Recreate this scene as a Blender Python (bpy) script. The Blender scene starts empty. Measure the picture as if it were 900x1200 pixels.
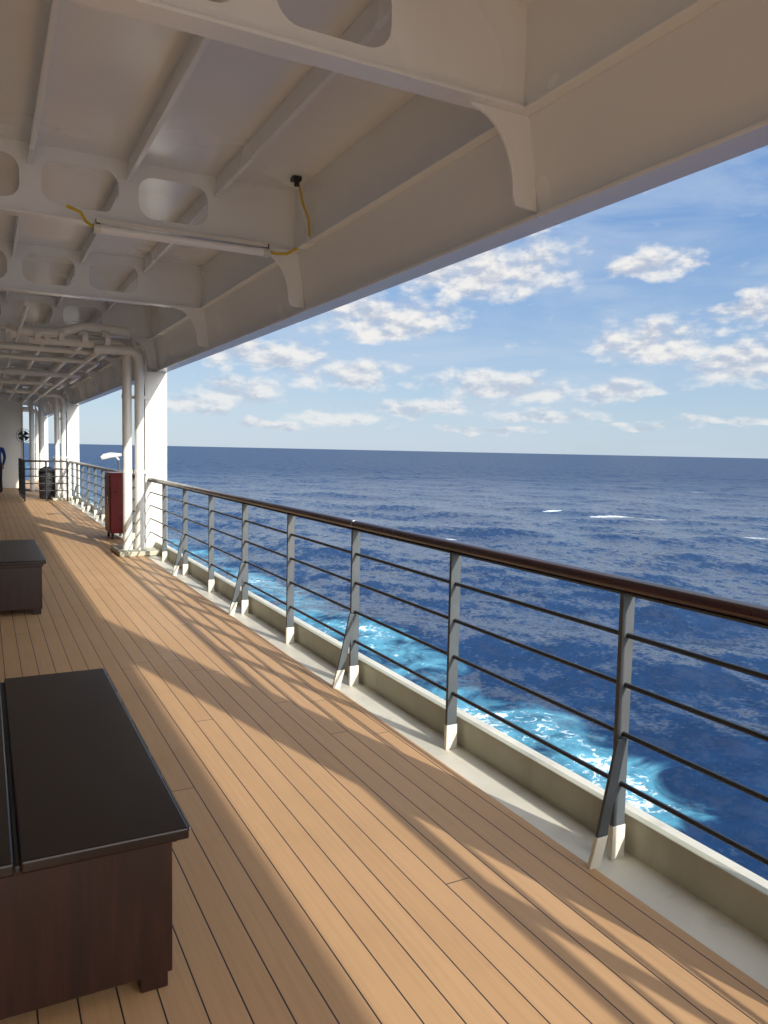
import bpy, bmesh, math, random
import numpy as np
from mathutils import Vector, Matrix
random.seed(4); rng=np.random.default_rng(7)
scene=bpy.context.scene
col=scene.collection
H=1.62
SUN_AZ=180-13.5; SUN_EL=22.5
azr=math.radians(SUN_AZ); elr=math.radians(SUN_EL)
S=Vector((math.sin(azr)*math.cos(elr),math.cos(azr)*math.cos(elr),math.sin(elr)))
# ------------------------------------------------------------ node helpers
def new_mat(name):
    m=bpy.data.materials.new(name); m.use_nodes=True
    nt=m.node_tree; b=nt.nodes['Principled BSDF']; return m,nt,b
class N:
    def __init__(s,nt): s.nt=nt
    def node(s,t,**k):
        n=s.nt.nodes.new(t)
        for a,b in k.items(): setattr(n,a,b)
        return n
    def put(s,sock,v):
        if isinstance(v,bpy.types.NodeSocket): s.nt.links.new(v,sock)
        else: sock.default_value=v
    def m(s,op,a,b=None,c=None,clamp=False):
        n=s.node('ShaderNodeMath',operation=op,use_clamp=clamp)
        s.put(n.inputs[0],a)
        if b is not None: s.put(n.inputs[1],b)
        if c is not None: s.put(n.inputs[2],c)
        return n.outputs[0]
    def step(s,x,a,b):   # smoothstep
        n=s.node('ShaderNodeMapRange',interpolation_type='SMOOTHSTEP')
        s.put(n.inputs[0],x); s.put(n.inputs[1],a); s.put(n.inputs[2],b)
        n.inputs[3].default_value=0; n.inputs[4].default_value=1
        return n.outputs[0]
    def mix(s,f,a,b):
        n=s.node('ShaderNodeMix',data_type='RGBA')
        s.put(n.inputs[0],f); s.put(n.inputs[6],a); s.put(n.inputs[7],b)
        return n.outputs[2]
    def noise(s,vec,scale,detail=4,rough=.55,dist=0,dim='3D'):
        n=s.node('ShaderNodeTexNoise',noise_dimensions=dim)
        s.put(n.inputs['Vector'],vec); n.inputs['Scale'].default_value=scale
        n.inputs['Detail'].default_value=detail; n.inputs['Roughness'].default_value=rough
        n.inputs['Distortion'].default_value=dist
        return n
    def mapping(s,vec,scale=(1,1,1),rot=(0,0,0),loc=(0,0,0)):
        n=s.node('ShaderNodeMapping'); s.put(n.inputs[0],vec)
        n.inputs['Scale'].default_value=scale; n.inputs['Rotation'].default_value=rot
        n.inputs['Location'].default_value=loc
        return n.outputs[0]
    def pos(s): return s.node('ShaderNodeNewGeometry').outputs['Position']
    def sep(s,v):
        n=s.node('ShaderNodeSeparateXYZ'); s.put(n.inputs[0],v); return n.outputs
def C(r,g,b): return (r,g,b,1)

def paint(name,c,rough=.4,var=.08,scale=2.0,bump=.05,dirt=None,dirt_amt=.0,metal=0,spec=.5):
    m,nt,b=new_mat(name); n=N(nt); p=n.pos()
    a=n.noise(p,scale,2,.6)
    lo=C(*[x*(1-var) for x in c]); hi=C(*[min(1,x*(1+var*.6)) for x in c])
    cc=n.mix(n.step(a.outputs[0],.3,.7),lo,hi)
    if dirt:
        d=n.noise(n.mapping(p,(3,3,.6)),1.6,4,.7)
        cc=n.mix(n.m('MULTIPLY',n.step(d.outputs[0],.52,.75),dirt_amt),cc,C(*dirt))
    nt.links.new(cc,b.inputs['Base Color'])
    r=n.m('ADD',n.m('MULTIPLY',a.outputs[0],.25),rough-.12)
    nt.links.new(r,b.inputs['Roughness'])
    b.inputs['Metallic'].default_value=metal
    b.inputs['Specular IOR Level'].default_value=spec
    bp=n.node('ShaderNodeBump'); bp.inputs['Strength'].default_value=.35; bp.inputs['Distance'].default_value=bump
    nt.links.new(a.outputs[0],bp.inputs['Height']); nt.links.new(bp.outputs[0],b.inputs['Normal'])
    return m
WHITE=paint('white_ship_paint',(.76,.74,.68),.33,.05,.9,.02,(.45,.36,.25),.14)
CEIL=paint('ceiling_paint',(.905,.922,.93),.24,.02,.8,.03,(.72,.68,.6),.10)
TUBE=paint('lamp_tube_white',(.92,.92,.9),.3,.02,2,.001)
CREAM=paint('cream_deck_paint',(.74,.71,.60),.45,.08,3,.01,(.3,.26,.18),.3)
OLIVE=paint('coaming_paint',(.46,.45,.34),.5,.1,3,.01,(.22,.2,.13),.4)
GREY=paint('grey_post_paint',(.07,.083,.09),.42,.12,6,.004,(.2,.13,.08),.15)
DGREY=paint('dark_rod_paint',(.025,.03,.038),.35,.1,5,.002)
BLACK=paint('black_plastic',(.02,.02,.022),.45,.1,5,.002)
RED=paint('red_cabinet_paint',(.18,.010,.010),.3,.1,3,.003)
YEL=paint('yellow_cable',(.70,.50,.03),.5,.05,5,.001)
ALU=paint('aluminium_edge',(.6,.6,.6),.25,.05,5,.001,metal=1)
HULL=paint('hull_paint',(.75,.75,.73),.35,.05,.4,.02)
NAVY=paint('navy_cloth',(.012,.045,.18),.9,.2,8,.01)
TROUS=paint('dark_trousers',(.02,.02,.025),.9,.2,8,.01)
SKIN=paint('skin',(.45,.26,.18),.55,.05,8,.002)
HAIR=paint('dark_hair',(.02,.013,.01),.6,.2,20,.004)
def glassm():
    m,nt,b=new_mat('window_glass'); b.inputs['Base Color'].default_value=C(.02,.03,.04)
    b.inputs['Roughness'].default_value=.05; return m
GLASS=glassm()
def wood(name,dark,light,rough,axis=1,coat=.4,rv=.22):
    m,nt,b=new_mat(name); n=N(nt); p=n.pos()
    sc=[22,22,22]; sc[axis]=1.3
    v=n.mapping(p,tuple(sc)); a=n.noise(v,1.2,4,.65,.8)
    cc=n.mix(n.step(a.outputs[0],.35,.7),C(*dark),C(*light))
    nt.links.new(cc,b.inputs['Base Color'])
    sm=n.noise(p,2.2,2,.5); nt.links.new(n.m('ADD',n.m('MULTIPLY',sm.outputs[0],rv),rough-rv/2),b.inputs['Roughness'])
    b.inputs['Coat Weight'].default_value=coat; b.inputs['Coat Roughness'].default_value=.15
    return m
MAHOG=wood('mahogany',(.020,.006,.005),(.038,.012,.008),.35,2,.2)
MAHTOP=wood('mahogany_top',(.017,.009,.007),(.021,.011,.008),.25,1,.0,.06)
HANDR=wood('handrail_wood',(.028,.009,.008),(.065,.018,.014),.3,1,.5)
def deckmat():
    m,nt,b=new_mat('synthetic_teak'); n=N(nt); p=n.pos(); x,y,z=n.sep(p)
    W=.108
    q=n.m('DIVIDE',x,W); idx=n.m('FLOOR',q); fx=n.m('FRACT',q)
    wn=n.node('ShaderNodeTexWhiteNoise',noise_dimensions='1D'); n.put(wn.inputs['W'],idx)
    L=4.6
    yy=n.m('ADD',n.m('DIVIDE',y,L),n.m('MULTIPLY',wn.outputs[0],7.3)); fy=n.m('FRACT',yy); iy=n.m('FLOOR',yy)
    wn2=n.node('ShaderNodeTexWhiteNoise',noise_dimensions='2D')
    cb=n.node('ShaderNodeCombineXYZ'); n.put(cb.inputs[0],idx); n.put(cb.inputs[1],iy); n.put(wn2.inputs['Vector'],cb.outputs[0])
    ex=n.m('MULTIPLY',n.m('MINIMUM',fx,n.m('SUBTRACT',1.0,fx)),W)
    ey=n.m('MULTIPLY',n.m('MINIMUM',fy,n.m('SUBTRACT',1.0,fy)),L)
    e=n.m('MINIMUM',ex,ey)
    plank=n.step(e,.0019,.0029)
    g=n.noise(n.mapping(p,(60,1.6,60)),1.0,4,.65,.3)
    st=n.noise(p,1.1,5,.65)
    c1=n.mix(wn2.outputs[0],C(.62,.375,.185),C(.68,.42,.215))
    c1=n.mix(n.m('MULTIPLY',n.step(g.outputs[0],.35,.7),.35),c1,C(.50,.295,.14))
    c1=n.mix(n.m('MULTIPLY',n.step(st.outputs[0],.45,.75),.28),c1,C(.45,.285,.15))
    cc=n.mix(plank,C(.03,.03,.03),c1)
    nt.links.new(cc,b.inputs['Base Color'])
    nt.links.new(n.m('ADD',n.m('MULTIPLY',st.outputs[0],.25),.42),b.inputs['Roughness'])
    b.inputs['Specular IOR Level'].default_value=.4
    bp=n.node('ShaderNodeBump'); bp.inputs['Strength'].default_value=.4; bp.inputs['Distance'].default_value=.003
    nt.links.new(plank,bp.inputs['Height']); nt.links.new(bp.outputs[0],b.inputs['Normal'])
    return m
DECK=deckmat()
# ------------------------------------------------------------ mesh builder
class B:
    def __init__(s): s.v=[];s.f=[];s.mi=[];s.mats=[];s.sm=[]
    def mid(s,m):
        if m not in s.mats: s.mats.append(m)
        return s.mats.index(m)
    def add(s,vs,fs,m,smooth=False):
        o=len(s.v); s.v+= [tuple(v) for v in vs]; k=s.mid(m)
        for f in fs: s.f.append([i+o for i in f]); s.mi.append(k); s.sm.append(smooth)
    def box(s,x0,x1,y0,y1,z0,z1,m):
        vs=[(x0,y0,z0),(x1,y0,z0),(x1,y1,z0),(x0,y1,z0),(x0,y0,z1),(x1,y0,z1),(x1,y1,z1),(x0,y1,z1)]
        s.add(vs,[(0,3,2,1),(4,5,6,7),(0,1,5,4),(1,2,6,5),(2,3,7,6),(3,0,4,7)],m)
    def prism(s,poly,y0,y1,m):
        n=len(poly); vs=[(x,y0,z) for x,z in poly]+[(x,y1,z) for x,z in poly]
        fs=[tuple(range(n)),tuple(range(2*n-1,n-1,-1))]+[(i,i+n,(i+1)%n+n,(i+1)%n) for i in range(n)]
        s.add(vs,fs,m)
    def tube(s,pts,r,m,seg=16,cap=True,sx=1.0):
        pts=[Vector(p) for p in pts]; n=len(pts); rings=[]
        up=None
        for i,p in enumerate(pts):
            t=(pts[min(i+1,n-1)]-pts[max(i-1,0)]).normalized()
            if up is None:
                up=Vector((0,0,1)) if abs(t.z)<.9 else Vector((0,1,0))
            a=t.cross(up)
            if a.length<1e-4: a=t.cross(Vector((1,0,0)))
            a.normalize(); bb=a.cross(t).normalized(); up=bb
            rr=r[i] if isinstance(r,(list,tuple)) else r
            rings.append([p+a*math.cos(2*math.pi*k/seg)*rr*sx+bb*math.sin(2*math.pi*k/seg)*rr for k in range(seg)])
        vs=[v for R in rings for v in R]; fs=[]
        for i in range(n-1):
            for k in range(seg):
                fs.append((i*seg+k,i*seg+(k+1)%seg,(i+1)*seg+(k+1)%seg,(i+1)*seg+k))
        s.add(vs,fs,m,True)
        if cap: s.add(rings[0],[tuple(range(seg))[::-1]],m); s.add(rings[-1],[tuple(range(seg))],m)
    def bar(s,p0,p1,w,t,m):
        p0=Vector(p0);p1=Vector(p1); vs=[]
        for p in (p0,p1):
            for dx,dy in((-w/2,-t/2),(w/2,-t/2),(w/2,t/2),(-w/2,t/2)): vs.append((p.x+dx,p.y+dy,p.z))
        s.add(vs,[(0,3,2,1),(4,5,6,7),(0,1,5,4),(1,2,6,5),(2,3,7,6),(3,0,4,7)],m)
    def obj(s,name,parent=None,bevel=0,loc=(0,0,0)):
        me=bpy.data.meshes.new(name); me.from_pydata(s.v,[],s.f)
        for m in s.mats: me.materials.append(m)
        me.polygons.foreach_set('material_index',s.mi); me.polygons.foreach_set('use_smooth',s.sm); me.update()
        bm=bmesh.new(); bm.from_mesh(me); bmesh.ops.recalc_face_normals(bm,faces=bm.faces); bm.to_mesh(me); bm.free()
        o=bpy.data.objects.new(name,me); col.objects.link(o); o.location=loc
        if parent: o.parent=parent
        if bevel:
            b=o.modifiers.new('bevel','BEVEL'); b.width=bevel; b.segments=2; b.limit_method='ANGLE'; b.angle_limit=math.radians(50)
        return o
def empty(name,loc=(0,0,0)):
    e=bpy.data.objects.new(name,None); col.objects.link(e); e.location=loc; return e
def elbow(a,c,b,r,n=6):
    a=Vector(a);c=Vector(c);b=Vector(b); u=(a-c).normalized();w=(b-c).normalized(); out=[]
    for i in range(n+1):
        t=i/n*math.pi/2
        out.append(c+u*r*(1-math.sin(t))+w*r*(1-math.cos(t)))
    return out
def path(pts,r):
    out=[Vector(pts[0])]
    for i in range(1,len(pts)-1): out+=elbow(pts[i-1],pts[i],pts[i+1],r)
    out.append(Vector(pts[-1])); return out
Y0,Y1=-26.0,36.5
YC=-7.5     # covered deck starts here; unseen open deck aft added to bounce sunlight onto ceiling
# ------------------------------------------------------------ deck
b=B(); b.box(-2.6,2.10,Y0,Y1,-.03,0,DECK); b.obj('wooden_deck')
b=B()
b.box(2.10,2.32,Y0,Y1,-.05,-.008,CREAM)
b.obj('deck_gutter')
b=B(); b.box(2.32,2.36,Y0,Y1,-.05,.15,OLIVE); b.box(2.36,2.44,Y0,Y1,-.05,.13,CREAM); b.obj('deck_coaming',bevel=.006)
b=B(); b.box(2.36,2.42,Y0,Y1,-11.2,-.052,HULL); b.obj('ship_hull')
# ------------------------------------------------------------ ceiling structure
ZC=3.70; ZB=3.22; ZF=2.73; XG=2.29
ce=empty('deck_ceiling')
b=B(); b.box(-2.6,2.52,YC,Y1,ZC,ZC+.05,CEIL); b.obj('ceiling_plate',ce)
b=B()
k=-4
while .33+.66*k<2.2:
    x=.33+.66*k; k+=1
    if x<-2.5: continue
    b.box(x-.006,x+.006,YC,Y1,ZC-.13,ZC+.001,CEIL); b.box(x-.022,x+.010,YC,Y1,ZC-.15,ZC-.1295,CEIL)
b.obj('ceiling_stiffeners',ce,bevel=.003)
b=B()
b.box(XG,2.44,YC,Y1,ZB,ZC+.001,CEIL)
b.box(XG-.04,XG+.03,YC,Y1,ZB-.014,ZB-.001,CEIL)
b.prism([(XG+.03,ZB-.002),(2.40,ZF+.02),(2.42,ZF+.02),(2.445,ZB-.002)],YC,Y1,CEIL)
b.box(2.34,2.50,YC,Y1,ZF,ZF+.0185,CEIL)
b.obj('edge_girder',ce,bevel=.003)
cu=bpy.data.curves.new('beamweb','CURVE'); cu.dimensions='2D'; cu.fill_mode='BOTH'; cu.extrude=.006
def spl(pts):
    s=cu.splines.new('POLY'); s.points.add(len(pts)-1); s.use_cyclic_u=True
    for i,(x,y) in enumerate(pts): s.points[i].co=(x,y,0,1)
spl([(-2.6,ZB),(XG,ZB),(XG,ZC),(-2.6,ZC)])
def rrect2(cx,cy,w,h,r):
    out=[]
    for (sx,sy,a0) in((1,1,0),(-1,1,90),(-1,-1,180),(1,-1,270)):
        for i in range(7):
            a=math.radians(a0+i*15); out.append((cx+sx*(w/2-r)+r*math.cos(a),cy+sy*(h/2-r)+r*math.sin(a)))
    return out
for i in range(6): spl(rrect2(1.32-.66*i,3.46,.52,.30,.11))
co=bpy.data.objects.new('tmpweb',cu); col.objects.link(co)
bpy.context.view_layer.update()
web=bpy.data.meshes.new_from_object(co.evaluated_get(bpy.context.evaluated_depsgraph_get()))
bpy.data.objects.remove(co)
web.materials.clear(); web.materials.append(CEIL)
beamsY=[.03+3.02*k for k in range(-2,13)]
for y in beamsY:
    o=bpy.data.objects.new('beam_web',web); col.objects.link(o); o.parent=ce
    o.rotation_euler=(math.pi/2,0,0); o.location=(0,y,0)
b=B()
for y in beamsY:
    b.box(-2.6,XG-.041,y-.06,y+.06,ZB-.013,ZB+.001,CEIL)
    arc=[(1.99,ZB-.014)]+[(2.0+.245*math.sin(math.radians(i*11.25)),ZB-.03-.36*(1-math.cos(math.radians(i*11.25)))) for i in range(9)]
    arc+=[(2.265,ZF+.06),(2.388,ZF+.045),(2.335,ZB-.014)]
    b.prism(arc,y-.007,y+.007,CEIL)
b.obj('beam_flanges_and_brackets',ce)
# ------------------------------------------------------------ columns and pipes
COLS=[12.13,.95,24.2,36.2]
for i,y in enumerate(COLS):
    e=empty('support_column',(2.35,y,0)); b=B()
    w=.15
    b.box(-w,w,-.15,.15,-.008,ZF-.002,WHITE)
    b.box(-w-.03,-w-.002,-.17,.17,-.0,2.9,WHITE)
    b.prism([(-.15,ZF-.35),(-.15,ZF+.01),(-.33,ZF+.47),(-.36,ZF+.47),(-.36,ZF+.40)],-.16,.16,WHITE)
    b.obj('column_shaft',e,bevel=.008)
    if i==1: continue
    b=B(); b.box(-.62,.1,-.62,.28,-.0,.07,OLIVE); b.obj('column_plinth',e,bevel=.01)
    b=B()
    for (dx,dy,r,zt) in((-.46,-.30,.068,3.06),(-.30,-.38,.068,2.98)):
        b.tube([(dx,dy,.0),(dx,dy,.16)],r*1.12,WHITE)
        b.tube(path([(dx,dy,.1),(dx,dy,zt),(dx-1.3 if dx<-.4 else dx-.62,dy,zt)],.16),r,WHITE)
        for zz in(1.2,2.3):
            b.tube([(dx,dy,zz),(dx,dy,zz+.05)],r*1.12,WHITE)
            b.box(dx,-.15,dy+.04,dy+.07,zz,zz+.04,WHITE)
    b.obj('drain_pipes',e)
e=empty('overhead_pipework')
b=B()
for (x,z,r,ya,yb) in((1.27,3.06,.068,11.83,34),(1.52,2.98,.05,11.75,30),(.80,3.08,.045,11.5,30),(.45,3.10,.03,9.2,30)):
    b.tube([(x,ya,z),(x,yb,z)],r,WHITE)
    for k in range(3,11):
        yy=.03+3.02*k
        if yy>ya and yy<yb:
            b.box(x-.015,x+.015,yy-.02,yy+.02,z,ZB,WHITE)
    for k in range(6):
        yy=ya+.6+k*3.7
        b.tube([(x,yy,z),(x,yy+.07,z)],r*1.25,WHITE)
for (y,z,r) in((12.6,3.02,.05),(13.4,2.95,.04),(16.3,2.96,.06),(19.5,3.0,.05)):
    b.tube(path([(-2.4,y,z),(1.7,y,z),(1.7,y+1.6,z)],.12),r,WHITE)
b.tube(path([(1.89,11.75,3.25),(1.3,11.55,3.25),(.9,11.55,3.12),(.3,11.55,3.12)],.08),.06,WHITE)
for i in range(5):
    b.tube([(.35+i*.3,11.55,3.12),(.35+i*.3,11.55,3.2)],[.05,.03],WHITE)
    b.tube([(.35+i*.3,11.55,3.10),(.42+i*.3,11.55,3.10)],.085,WHITE)
b.obj('pipes',e)
# ------------------------------------------------------------ fluorescent lights
for (y,x0,x1) in((5.90,.72,2.02),(11.9,.3,1.6),(14.95,.6,1.9),(17.97,.6,1.9),(21.0,.6,1.9)):
    e=empty('fluorescent_light',(0,y,0)); b=B()
    b.tube([(x0,0,3.14),(x1,0,3.14)],.030,TUBE)
    b.box(x0+.02,x1-.02,-.028,.045,3.178,3.206,WHITE)
    for xx in (x0,x1-.05):
        b.tube([(xx,0,3.14),(xx+.05,0,3.14)],.036,WHITE)
        b.box(xx+.015,xx+.045,-.02,.02,3.16,3.206,GREY if y<6 else WHITE)
    b.obj('tube_and_tray',e)
    if y<6:
        b=B()
        b.tube([(x1,0,3.15),(x1+.05,-.02,3.14),(x1+.14,-.02,3.15),(x1+.22,-.03,3.20)],.011,YEL,8)
        b.tube([(x0,0,3.15),(x0-.05,-.03,3.17),(x0-.09,-.06,3.22),(x0-.18,-.06,3.25)],.011,YEL,8)
        b.tube([(2.2,-.16,3.65),(2.22,-.2,3.5),(2.26,-.22,3.38),(2.27,-.22,3.25)],.009,YEL,8)
        b.obj('yellow_cable',e)
        b=B(); b.box(2.14,2.21,-.20,-.13,3.665,3.699,BLACK); b.tube([(2.18,-.17,3.67),(2.18,-.17,3.63)],.02,BLACK); b.obj('junction_box',e,bevel=.005)
# ------------------------------------------------------------ railing
ra=empty('deck_railing')
XR=2.25; ZR=1.11
posts=B(); y=2.21-1.25*16
i=-16
while y<30:
    near=any(abs(y-c)<.3 for c in COLS)
    if not near:
        posts.box(XR-.031,XR+.031,y-.011,y+.011,.12,ZR-.03,GREY)
        posts.box(XR-.034,XR+.034,y-.014,y+.014,-.008,.13,CREAM)
        if i%2==0:
            x0,x1=2.105,2.222
            posts.bar((x0+.03,y-.03,.11),(x1,y-.03,.50),.05,.016,GREY)
            posts.bar((x0-.003,y-.03,-.008),(x0+.0335,y-.03,.12),.056,.02,CREAM)
    y+=1.25; i+=1
posts.obj('railing_posts',ra,bevel=.003)
rods=B()
for z in(.305,.51,.71,.91): rods.tube([(XR,Y0+.5,z),(XR,30,z)],.0105,DGREY,10)
rods.box(XR-.025,XR+.025,Y0+.5,30,ZR-.037,ZR-.028,GREY)
rods.obj('railing_rods',ra)
hr=B(); hr.tube([(XR,Y0+.5,ZR),(XR,30,ZR)],.03,HANDR,20,sx=1.2)
for k in range(5):
    yy=4.72+5*k-7.5+2.5
    hr.tube([(XR,yy-.004,ZR),(XR,yy+.004,ZR)],.0308,ALU,20,sx=1.2)
hr.obj('handrail',ra)
# ------------------------------------------------------------ storage benches
def bench(y0,y1):
    e=empty('storage_bench',(0,y0,0)); L=y1-y0
    b=B()
    b.box(-.47,.475,.07,L-.06,.055,.46,MAHOG)
    b.box(-.482,.487,.055,L-.045,.461,.488,MAHOG)
    for xx in(-.46,.385):
        for yy in(.085,L-.155): b.box(xx,xx+.08,yy,yy+.08,0,.054,MAHOG)
    b.obj('bench_body',e,bevel=.004)
    b=B()
    b.box(.068,.508,0,L,.491,.525,MAHTOP); b.box(-.50,.052,0,L,.491,.525,MAHTOP)
    b.box(.05,.07,.01,L-.01,.489,.512,BLACK)
    b.obj('bench_lid',e,bevel=.006)
    b=B(); b.box(.5085,.512,.004,L-.004,.513,.5235,ALU); b.obj('lid_edge_trim',e)
bench(2.14,3.91); bench(7.78,9.54)
# ------------------------------------------------------------ fire hose cabinet
e=empty('fire_hose_cabinet',(2.05,14.0,0)); b=B()
b.box(-.14,.14,-.3,.3,.10,1.12,RED); b.box(-.155,-.141,-.28,.28,.13,1.09,RED)
b.box(-.15,.15,-.31,.31,1.12,1.14,RED)
b.tube([(-.175,-.2,.62),(-.175,-.2,.74)],.01,ALU,8)
for yy in(-.24,.24):
    for xx in(-.1,.1): b.box(xx-.02,xx+.02,yy-.02,yy+.02,0,.099,BLACK)
b.obj('cabinet_body',e,bevel=.008)
# ------------------------------------------------------------ floodlight on rail
e=empty('floodlight',(2.38,15.9,0)); b=B()
b.tube([(0,0,.13),(0,0,1.32)],.02,GREY,10)
b.tube([(0,0,1.32),(-.06,-.03,1.38),(-.16,-.05,1.40)],.018,WHITE,10)
b.tube([(-.34,-.06,1.35),(-.28,-.06,1.38),(-.16,-.05,1.41),(.04,-.02,1.42)],[.035,.06,.055,.03],WHITE,14)
b.obj('lamp_head',e)
# ------------------------------------------------------------ far bulkhead and inner wall
e=empty('ship_bulkhead'); b=B()
b.box(-2.6,-.9,30.4,30.5,-.0,ZC-.002,WHITE); b.box(.35,1.25,30.4,30.5,0,ZC-.002,WHITE); b.box(-.9,.35,30.4,30.5,2.15,ZC-.002,WHITE)
b.box(-.9,.35,30.46,30.5,0,2.149,GREY)
b.box(1.25,1.29,30.35,30.5,0,ZC-.002,WHITE)
b.obj('bulkhead_wall',e,bevel=.01)
b=B(); b.box(-.82,.28,30.42,30.455,.05,2.1,WHITE); b.box(-.5,-.05,30.41,30.42,1.2,1.85,GLASS); b.tube([(.18,30.39,1.0),(.18,30.39,1.15)],.015,ALU,8); b.obj('door',e,bevel=.006)
e=empty('cabin_wall'); b=B()
b.box(-2.75,-2.6,Y0,Y1,-.03,ZC+.05,WHITE)
b.obj('wall_plating',e)
b=B()
for k in range(12):
    yy=-12+k*4
    b.box(-2.6,-2.575,yy,yy+1.4,1.0,1.95,WHITE); b.box(-2.575,-2.57,yy+.06,yy+1.34,1.06,1.89,GLASS)
b.obj('windows',e,bevel=.01)
# ------------------------------------------------------------ gate, bin, fan near the far end
e=empty('metal_gate',(0,23.3,0)); b=B()
for xx in(1.0,1.55,2.1): b.tube([(xx,0,0),(xx,0,1.12)],.025,BLACK,8)
for zz in(1.12,.9,.7,.5,.3): b.tube([(1.0,0,zz),(2.1,0,zz)],.014 if zz<1 else .025,BLACK,8)
for k in range(3):
    b.tube([(1.0,0,.5+.2*k),(1.0,3.2,.5+.2*k)],.014,BLACK,8)
b.tube([(1.0,0,1.12),(1.0,3.2,1.12)],.025,BLACK,8)
for yy in(1.1,2.1,3.2): b.tube([(1.0,yy,0),(1.0,yy,1.12)],.025,BLACK,8)
b.obj('gate_frame',e)
e=empty('trash_bin',(1.65,24.3,0)); b=B()
b.tube([(0,0,0),(0,0,.05),(0,0,.75),(0,0,.8)],[.2,.22,.24,.24],BLACK,20); b.tube([(0,0,.8),(0,0,.88),(0,0,.94)],[.25,.2,.08],BLACK,20)
b.obj('bin_body',e)
e=empty('electric_fan',(1.22,28.5,1.85)); b=B(); q=.95
for r in(.08*q,.16*q,.24*q):
    b.tube([(r*math.cos(a*math.pi/12),-.06,r*math.sin(a*math.pi/12)) for a in range(25)],.007,GREY,6,False)
for a in range(16):
    t=a*math.pi/8; b.tube([(.03*math.cos(t),-.09,.03*math.sin(t)),(.24*q*math.cos(t),-.05,.24*q*math.sin(t))],.004,GREY,5)
for a in range(4):
    t=a*math.pi/2+.3; b.add([(0,-.03,0),(.19*math.cos(t),-.05,.19*math.sin(t)),(.19*math.cos(t+1.1),-.01,.19*math.sin(t+1.1))],[(0,1,2)],BLACK)
b.tube([(0,-.05,0),(0,.12,0)],.05,BLACK,12); b.tube([(0,.1,0),(0,.2,-.2),(0,.3,-1.83)],.015,GREY,8)
b.tube([(0,.3,-1.84),(0,.3,-1.80)],.2,GREY,16)
b.obj('fan_cage_and_blades',e)
e=empty('tall_post',(1.75,28.2,0)); b=B(); b.tube([(0,0,0),(0,0,3.69)],.09,WHITE); b.tube([(-.3,0,0),(-.3,0,3.69)],.07,WHITE); b.obj('post_pipes',e)
# ------------------------------------------------------------ person
def person(loc,rot):
    J={'pel':(0,0,.95,.15),'waist':(0,0,1.1,.135),'chest':(0,.01,1.32,.165),'neckb':(0,.0,1.47,.075),'neck':(0,-.01,1.53,.055),
       'h1':(0,-.02,1.60,.075),'h2':(0,-.02,1.69,.092),'h3':(0,-.01,1.755,.06)}
    ed=[('pel','waist'),('waist','chest'),('chest','neckb'),('neckb','neck'),('neck','h1'),('h1','h2'),('h2','h3')]
    for s,n in((1,'L'),(-1,'R')):
        J.update({n+'hip':(.09*s,0,.88,.095),n+'knee':(.10*s,-.03-.03*s,.48,.062),n+'ank':(.10*s,.02-.1*s*.6,.09,.043),n+'toe':(.12*s,-.14-.06*s,.04,.036),
          n+'sh':(.19*s,.01,1.42,.062),n+'el':(.24*s,.03,1.14,.044),n+'wr':(.23*s,-.08,.90,.03),n+'hand':(.23*s,-.10,.83,.034)})
        ed+=[('pel',n+'hip'),(n+'hip',n+'knee'),(n+'knee',n+'ank'),(n+'ank',n+'toe'),('chest',n+'sh'),(n+'sh',n+'el'),(n+'el',n+'wr'),(n+'wr',n+'hand')]
    keys=list(J); me=bpy.data.meshes.new('body'); me.from_pydata([J[k][:3] for k in keys],[(keys.index(a),keys.index(c)) for a,c in ed],[])
    o=bpy.data.objects.new('body_tmp',me); col.objects.link(o)
    o.modifiers.new('s','SKIN')
    for i,k in enumerate(keys):
        me.skin_vertices[0].data[i].radius=(J[k][3],J[k][3]*(.72 if k in('pel','waist','chest') else 1)); me.skin_vertices[0].data[i].use_root=(k=='pel')
    ss=o.modifiers.new('ss','SUBSURF'); ss.levels=2; ss.render_levels=2
    bpy.context.view_layer.update()
    m2=bpy.data.meshes.new_from_object(o.evaluated_get(bpy.context.evaluated_depsgraph_get()))
    bpy.data.objects.remove(o)
    m2.materials.clear()
    for m in(NAVY,TROUS,SKIN,HAIR,BLACK): m2.materials.append(m)
    for p in m2.polygons:
        z=p.center.z; y=p.center.y; p.use_smooth=True
        i=0
        if z<.98 and abs(p.center.x)<.2: i=1
        if z<.09: i=4
        if z<.91 and abs(p.center.x)>.195: i=2
        if z>1.5: i=2
        if z>1.72 or (z>1.6 and y>.01): i=3
        p.material_index=i
    e=empty('person',loc); e.rotation_euler=(0,0,rot)
    ob=bpy.data.objects.new('body',m2); col.objects.link(ob); ob.parent=e
    b=B()
    for s in(1,-1):
        for k in range(4):
            bx=.235*s; yy=-.125+.018*k
            b.tube([(bx,yy,.83),(bx+.004*s,yy-.004,.79),(bx-.004*s,yy-.006,.765-.004*abs(k-1.5))],[.0095,.009,.007],SKIN,8)
        b.tube([(.225*s,-.13,.86),(.215*s,-.155,.82),(.213*s,-.158,.80)],[.011,.01,.008],SKIN,8)
        b.tube([(.088*s,-.02,1.655),(.1*s,-.0,1.68)],[.02,.022],SKIN,8)
        b.tube([(.033*s,-.108,1.675),(.033*s,-.116,1.675)],.012,BLACK,8)
    b.tube([(0,-.105,1.67),(0,-.13,1.635),(0,-.108,1.625)],[.009,.016,.01],SKIN,8)
    b.tube([(-.025,-.1,1.6),(0,-.105,1.597),(.025,-.1,1.6)],.007,RED,6)
    b.obj('hands_and_face',e)
person((.38,27.2,0),math.radians(200))
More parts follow.
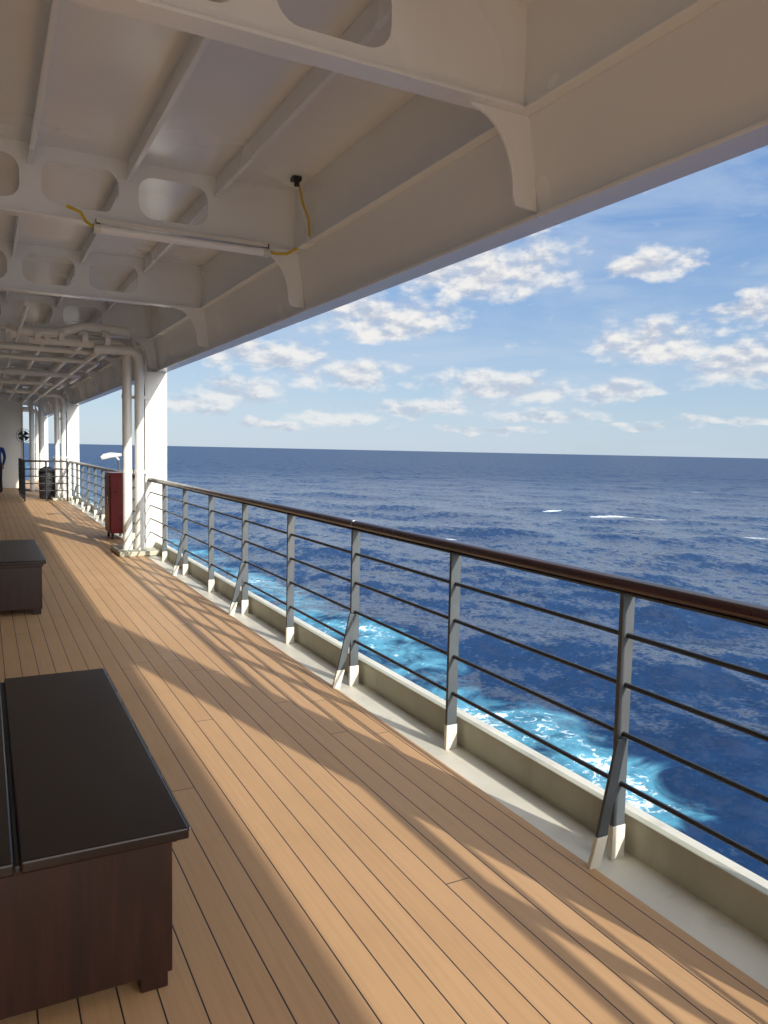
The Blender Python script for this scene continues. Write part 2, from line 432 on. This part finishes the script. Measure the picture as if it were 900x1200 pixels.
# ------------------------------------------------------------ sea
ZS=-11.0
def sea():
    na=1100; az=np.concatenate([np.radians(np.linspace(-12,105,na)),np.radians(np.linspace(105,348,60)[1:-1])])
    nr=640; r=np.concatenate([[2.0],14*np.exp(np.linspace(0,math.log(40000/14),nr))])
    R,A=np.meshgrid(r,az,indexing='ij'); X=R*np.sin(A); Y=R*np.cos(A); Z=np.zeros_like(X)
    sp=np.gradient(r)[:,None]*np.ones_like(X)
    K=64; lam=np.exp(np.linspace(math.log(1.1),math.log(40),K))
    th0=math.radians(205)
    dx=np.zeros_like(X); dy=np.zeros_like(X)
    for L in lam:
        th=th0+rng.normal(0,.8); k=2*math.pi/L; a=.022*L/(2*math.pi)*(1 if L<18 else .7)
        att=np.clip((L/sp-2.5)/4,0,1); ph=rng.uniform(0,6.28)
        arg=k*(X*math.cos(th)+Y*math.sin(th))+ph
        Z+=a*att*np.sin(arg); c=a*att*np.cos(arg)*.9; dx+=c*math.cos(th); dy+=c*math.sin(th)
    mask=np.ones(len(az)); mask[na:]=0; mask[:25]=np.linspace(0,1,25); mask[na-25:na]=np.linspace(1,0,25)
    Z*=mask; X2=X+dx*mask; Y2=Y+dy*mask
    nA=len(az); V=np.stack([X2,Y2,Z+ZS],-1).reshape(-1,3).astype(np.float32)
    i=np.arange(len(r)-1)[:,None]; j=np.arange(nA)[None,:]; j2=(j+1)%nA
    F=np.stack([i*nA+j,i*nA+j2,(i+1)*nA+j2,(i+1)*nA+j],-1).reshape(-1,4)[:, ::-1]
    me=bpy.data.meshes.new('sea'); me.vertices.add(len(V)); me.vertices.foreach_set('co',V.ravel())
    me.loops.add(F.size); me.loops.foreach_set('vertex_index',F.ravel().astype(np.int32))
    me.polygons.add(len(F)); me.polygons.foreach_set('loop_start',np.arange(0,F.size,4,dtype=np.int32))
    me.polygons.foreach_set('use_smooth',np.ones(len(F),dtype=bool)); me.update(calc_edges=True)
    if me.polygons[5000].normal.z<0: me.flip_normals()
    o=bpy.data.objects.new('sea',me); col.objects.link(o); return o
so=sea()
m,nt,bs=new_mat('sea_water'); n=N(nt); p=n.pos(); x,y,z=n.sep(p)
dist=n.m('SQRT',n.m('ADD',n.m('MULTIPLY',x,x),n.m('MULTIPLY',y,y)))
flat=n.mapping(p,(1,1,.3),(0,0,.4))
n1=n.noise(n.mapping(flat,(1.0,.55,1)),.9,3,.6); n2=n.noise(flat,3.5,2,.6); n3=n.noise(n.mapping(flat,(1,.5,1)),.22,2,.6)
far=n.step(dist,60,500)
def slope(nn,k):
    v=n.node('ShaderNodeVectorMath',operation='SUBTRACT'); n.put(v.inputs[0],nn.outputs['Color']); v.inputs[1].default_value=(.5,.5,.5)
    s=n.node('ShaderNodeVectorMath',operation='SCALE'); n.put(s.inputs[0],v.outputs[0]); n.put(s.inputs['Scale'],k); return s.outputs[0]
def vadd(a,c):
    v=n.node('ShaderNodeVectorMath',operation='ADD'); n.put(v.inputs[0],a); n.put(v.inputs[1],c); return v.outputs[0]
sl=vadd(vadd(slope(n1,.55),slope(n2,.4)),slope(n3,n.m('MULTIPLY',far,.6)))
ml=n.node('ShaderNodeVectorMath',operation='MULTIPLY'); n.put(ml.inputs[0],sl); ml.inputs[1].default_value=(1,1,0)
nn=vadd(n.node('ShaderNodeNewGeometry').outputs['Normal'],ml.outputs[0])
nm=n.node('ShaderNodeVectorMath',operation='NORMALIZE'); n.put(nm.inputs[0],nn)
nt.links.new(nm.outputs[0],bs.inputs['Normal'])
bs.inputs['IOR'].default_value=1.33
nt.links.new(n.m('SUBTRACT',.27,n.m('MULTIPLY',far,.06)),bs.inputs['Specular IOR Level'])
wob=n.noise(flat,.08,2,.6); xw=n.m('ADD',x,n.m('MULTIPLY',n.m('SUBTRACT',wob.outputs[0],.5),7.0))
band=n.m('SUBTRACT',1.0,n.m('DIVIDE',n.m('ABSOLUTE',n.m('SUBTRACT',xw,21.3)),5.6)); band=n.m('MAXIMUM',band,0.0)
band=n.m('MULTIPLY',n.step(band,0,.75),n.step(n.m('ADD',y,n.m('MULTIPLY',wob.outputs[0],8.0)),20.5,25.0))
patch=n.noise(flat,.09,2,.5); band2=n.m('MULTIPLY',band,n.m('ADD',.68,n.m('MULTIPLY',n.step(patch.outputs[0],.40,.56),.36)))
band2=n.m('MULTIPLY',band2,n.m('SUBTRACT',1.0,n.m('MULTIPLY',n.step(y,35,110),.35)))
fn=n.noise(flat,1.3,7,.72,1.6); fn2=n.noise(flat,.35,4,.6,.8)
fo=n.m('ADD',n.m('MULTIPLY',fn.outputs[0],.72),n.m('MULTIPLY',fn2.outputs[0],.28))
th=n.m('SUBTRACT',.80,n.m('MULTIPLY',band2,.305))
caps=None
for (cx,cy,ra_,rb_) in((114,117,9,4.2),(121,113,5,2.6),(110,131,4,2.2),(107,81,8,3.2),(60,95,3,1.6),(230,190,10,5)):
    ca,sa=math.cos(.48),math.sin(.48)
    ux=n.m('SUBTRACT',x,cx); uy=n.m('SUBTRACT',y,cy)
    l=n.m('DIVIDE',n.m('SUBTRACT',n.m('MULTIPLY',ux,ca),n.m('MULTIPLY',uy,sa)),ra_); d=n.m('DIVIDE',n.m('ADD',n.m('MULTIPLY',ux,sa),n.m('MULTIPLY',uy,ca)),rb_)
    v=n.m('SUBTRACT',1.0,n.m('ADD',n.m('MULTIPLY',l,l),n.m('MULTIPLY',d,d)))
    caps=v if caps is None else n.m('MAXIMUM',caps,v)
caps=n.m('MAXIMUM',caps,0.0)
rc=n.noise(n.mapping(p,(.8,1,1),(0,0,.5)),.07,2,.6); rcap=n.m('MULTIPLY',n.step(rc.outputs[0],.62,.74),n.step(dist,60,100))
th=n.m('SUBTRACT',n.m('SUBTRACT',th,n.m('MULTIPLY',caps,.42)),n.m('MULTIPLY',rcap,.24))
foam=n.step(fo,th,n.m('ADD',th,.08))
turq=n.m('MULTIPLY',n.step(n.m('ADD',fn2.outputs[0],n.m('MULTIPLY',band2,.42)),.62,1.0),n.step(band2,0,.55))
base=n.mix(n.step(fn2.outputs[0],.3,.7),C(.0035,.022,.068),C(.006,.031,.095))
base=n.mix(turq,base,C(.10,.33,.44))
base=n.mix(n.m('MULTIPLY',foam,.92),base,C(.82,.87,.88))
nt.links.new(base,bs.inputs['Base Color'])
rough=n.m('ADD',n.m('ADD',.13,n.m('MULTIPLY',far,.2)),n.m('MULTIPLY',foam,.5))
nt.links.new(rough,bs.inputs['Roughness'])
so.data.materials.append(m)
# ------------------------------------------------------------ world: sky with cumulus
w=bpy.data.worlds.new('World'); scene.world=w; w.use_nodes=True; nt=w.node_tree; n=N(nt)
bg=nt.nodes['Background']
sky=n.node('ShaderNodeTexSky',sky_type='NISHITA'); sky.sun_disc=False
sky.sun_elevation=math.radians(SUN_EL); sky.sun_rotation=math.radians(SUN_AZ)
sky.air_density=1.0; sky.dust_density=.3; sky.ozone_density=2.0
clouds=[(34.4,13.4,6.0,3.2),(27.6,9.9,5.6,2.0),(18.2,6.9,4.6,1.7),(46.3,13.2,3.0,1.5),(46.6,7.9,5.0,1.8),(52.5,10.0,2.4,1.6),(52.9,6.4,5.0,1.9),
(35.8,4.9,5.0,1.4),(25,5.7,5.0,1.4),(16.3,4.2,3.9,1.2),(44.6,4.4,3.4,.9),(40,2.8,4.2,.6),(30.5,3.3,4.6,.9),(24.0,2.6,3.8,.7),(52,2.4,3.6,.5),
(12.8,3,3.2,.95),(46.6,2.0,2.6,.4),(19,1.8,3.2,.4),(35,1.6,3.4,.35),(66,8,5,1.8)]
tc=n.node('ShaderNodeTexCoord'); dx,dy,dz=n.sep(tc.outputs['Generated'])
az=n.m('MULTIPLY',n.m('ARCTAN2',dx,dy),57.2958); el=n.m('MULTIPLY',n.m('ARCSINE',dz),57.2958)
cb=n.node('ShaderNodeCombineXYZ'); n.put(cb.inputs[0],az); n.put(cb.inputs[1],el); P=cb.outputs[0]
d1=n.noise(n.mapping(P,(.3,.6,1)),1.0,3,.55)
r_,g_,_b=n.sep(d1.outputs['Color'])
azd=n.m('ADD',az,n.m('MULTIPLY',n.m('SUBTRACT',r_,.5),8.0)); eld=n.m('ADD',el,n.m('MULTIPLY',n.m('SUBTRACT',g_,.5),2.0))
acc=None
for (a0,e0,hw,hh) in clouds:
    a=n.m('MULTIPLY',n.m('SUBTRACT',azd,a0),1/hw); e_=n.m('MULTIPLY',n.m('SUBTRACT',eld,e0-hh*.25),1/hh)
    e2=n.m('MAXIMUM',e_,n.m('MULTIPLY',e_,-1.6))
    q=n.m('MULTIPLY_ADD',a,a,n.m('MULTIPLY',e2,e2))
    v=n.m('SUBTRACT',1.0,q)
    acc=v if acc is None else n.m('MAXIMUM',acc,v)
acc=n.m('MAXIMUM',acc,-1.0)
def pf(off):
    return n.noise(n.mapping(P,(.5,.9,1),loc=off),.9,7,.55,.1).outputs[0]
p0=pf((0,0,0)); p1=pf((.10,.45,0))
D0=n.m('ADD',acc,n.m('MULTIPLY',n.m('SUBTRACT',p0,.5),4.2))
cov=n.m('MULTIPLY',n.step(D0,-.5,1.1),n.m('ADD',.66,n.m('MULTIPLY',n.step(el,1,9),.30)))
lit=n.step(n.m('ADD',n.m('SUBTRACT',p0,p1),n.m('MULTIPLY',n.m('SUBTRACT',1.0,acc),.07)),-.13,.16)
K_=1/1.5
cc=n.mix(lit,C(5.1*K_,5.6*K_,6.7*K_),C(9.1*K_,8.9*K_,8.6*K_))
wisp=n.noise(n.mapping(tc.outputs['Generated'],(2.2,2.2,9)),1.6,5,.62,.6)
wf=n.m('MULTIPLY',n.step(wisp.outputs[0],.38,.72),.45)
t=n.step(el,-3,22)
grad=n.mix(t,C(4.7*K_,6.1*K_,7.6*K_),C(1.25*K_,3.0*K_,6.6*K_))
skyc=n.mix(.82,sky.outputs[0],grad)
skyc=n.mix(wf,skyc,C(5.9*K_,6.8*K_,8.0*K_))
# unseen bright cloud overhead and sun glow, added to light the ceiling and beams
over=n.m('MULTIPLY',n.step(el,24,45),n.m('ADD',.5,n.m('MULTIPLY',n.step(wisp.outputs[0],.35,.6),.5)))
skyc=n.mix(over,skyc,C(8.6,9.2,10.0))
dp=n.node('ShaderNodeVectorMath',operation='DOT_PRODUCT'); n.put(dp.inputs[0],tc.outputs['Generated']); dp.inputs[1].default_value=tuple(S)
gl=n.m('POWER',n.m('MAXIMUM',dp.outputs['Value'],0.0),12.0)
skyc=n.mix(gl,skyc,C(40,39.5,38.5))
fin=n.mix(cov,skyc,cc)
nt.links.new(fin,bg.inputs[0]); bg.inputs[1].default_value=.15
# ------------------------------------------------------------ sun
sd=bpy.data.lights.new('sun','SUN'); sd.energy=5.0; sd.angle=math.radians(.6); sd.color=(1,.95,.87)
s=bpy.data.objects.new('sun',sd); col.objects.link(s)
s.rotation_euler=S.to_track_quat('Z','Y').to_euler()
# ------------------------------------------------------------ camera
yaw=math.radians(27.6); pit=math.radians(4.6); rol=math.radians(1.2)
F=Vector((math.sin(yaw)*math.cos(pit),math.cos(yaw)*math.cos(pit),-math.sin(pit)))
R=Vector((math.cos(yaw),-math.sin(yaw),0)); U=R.cross(F)
Rc=R*math.cos(rol)+U*math.sin(rol); Uc=U*math.cos(rol)-R*math.sin(rol)
cd=bpy.data.cameras.new('camera'); cam=bpy.data.objects.new('camera',cd); col.objects.link(cam)
Mx=Matrix((Rc,Uc,-F)).transposed().to_4x4(); Mx.translation=Vector((0,0,H)); cam.matrix_world=Mx
cd.sensor_fit='VERTICAL'; cd.sensor_height=24; cd.lens=18; cd.clip_start=.05; cd.clip_end=60000
scene.camera=cam
scene.view_settings.view_transform='Standard'; scene.view_settings.look='None'; scene.view_settings.exposure=0
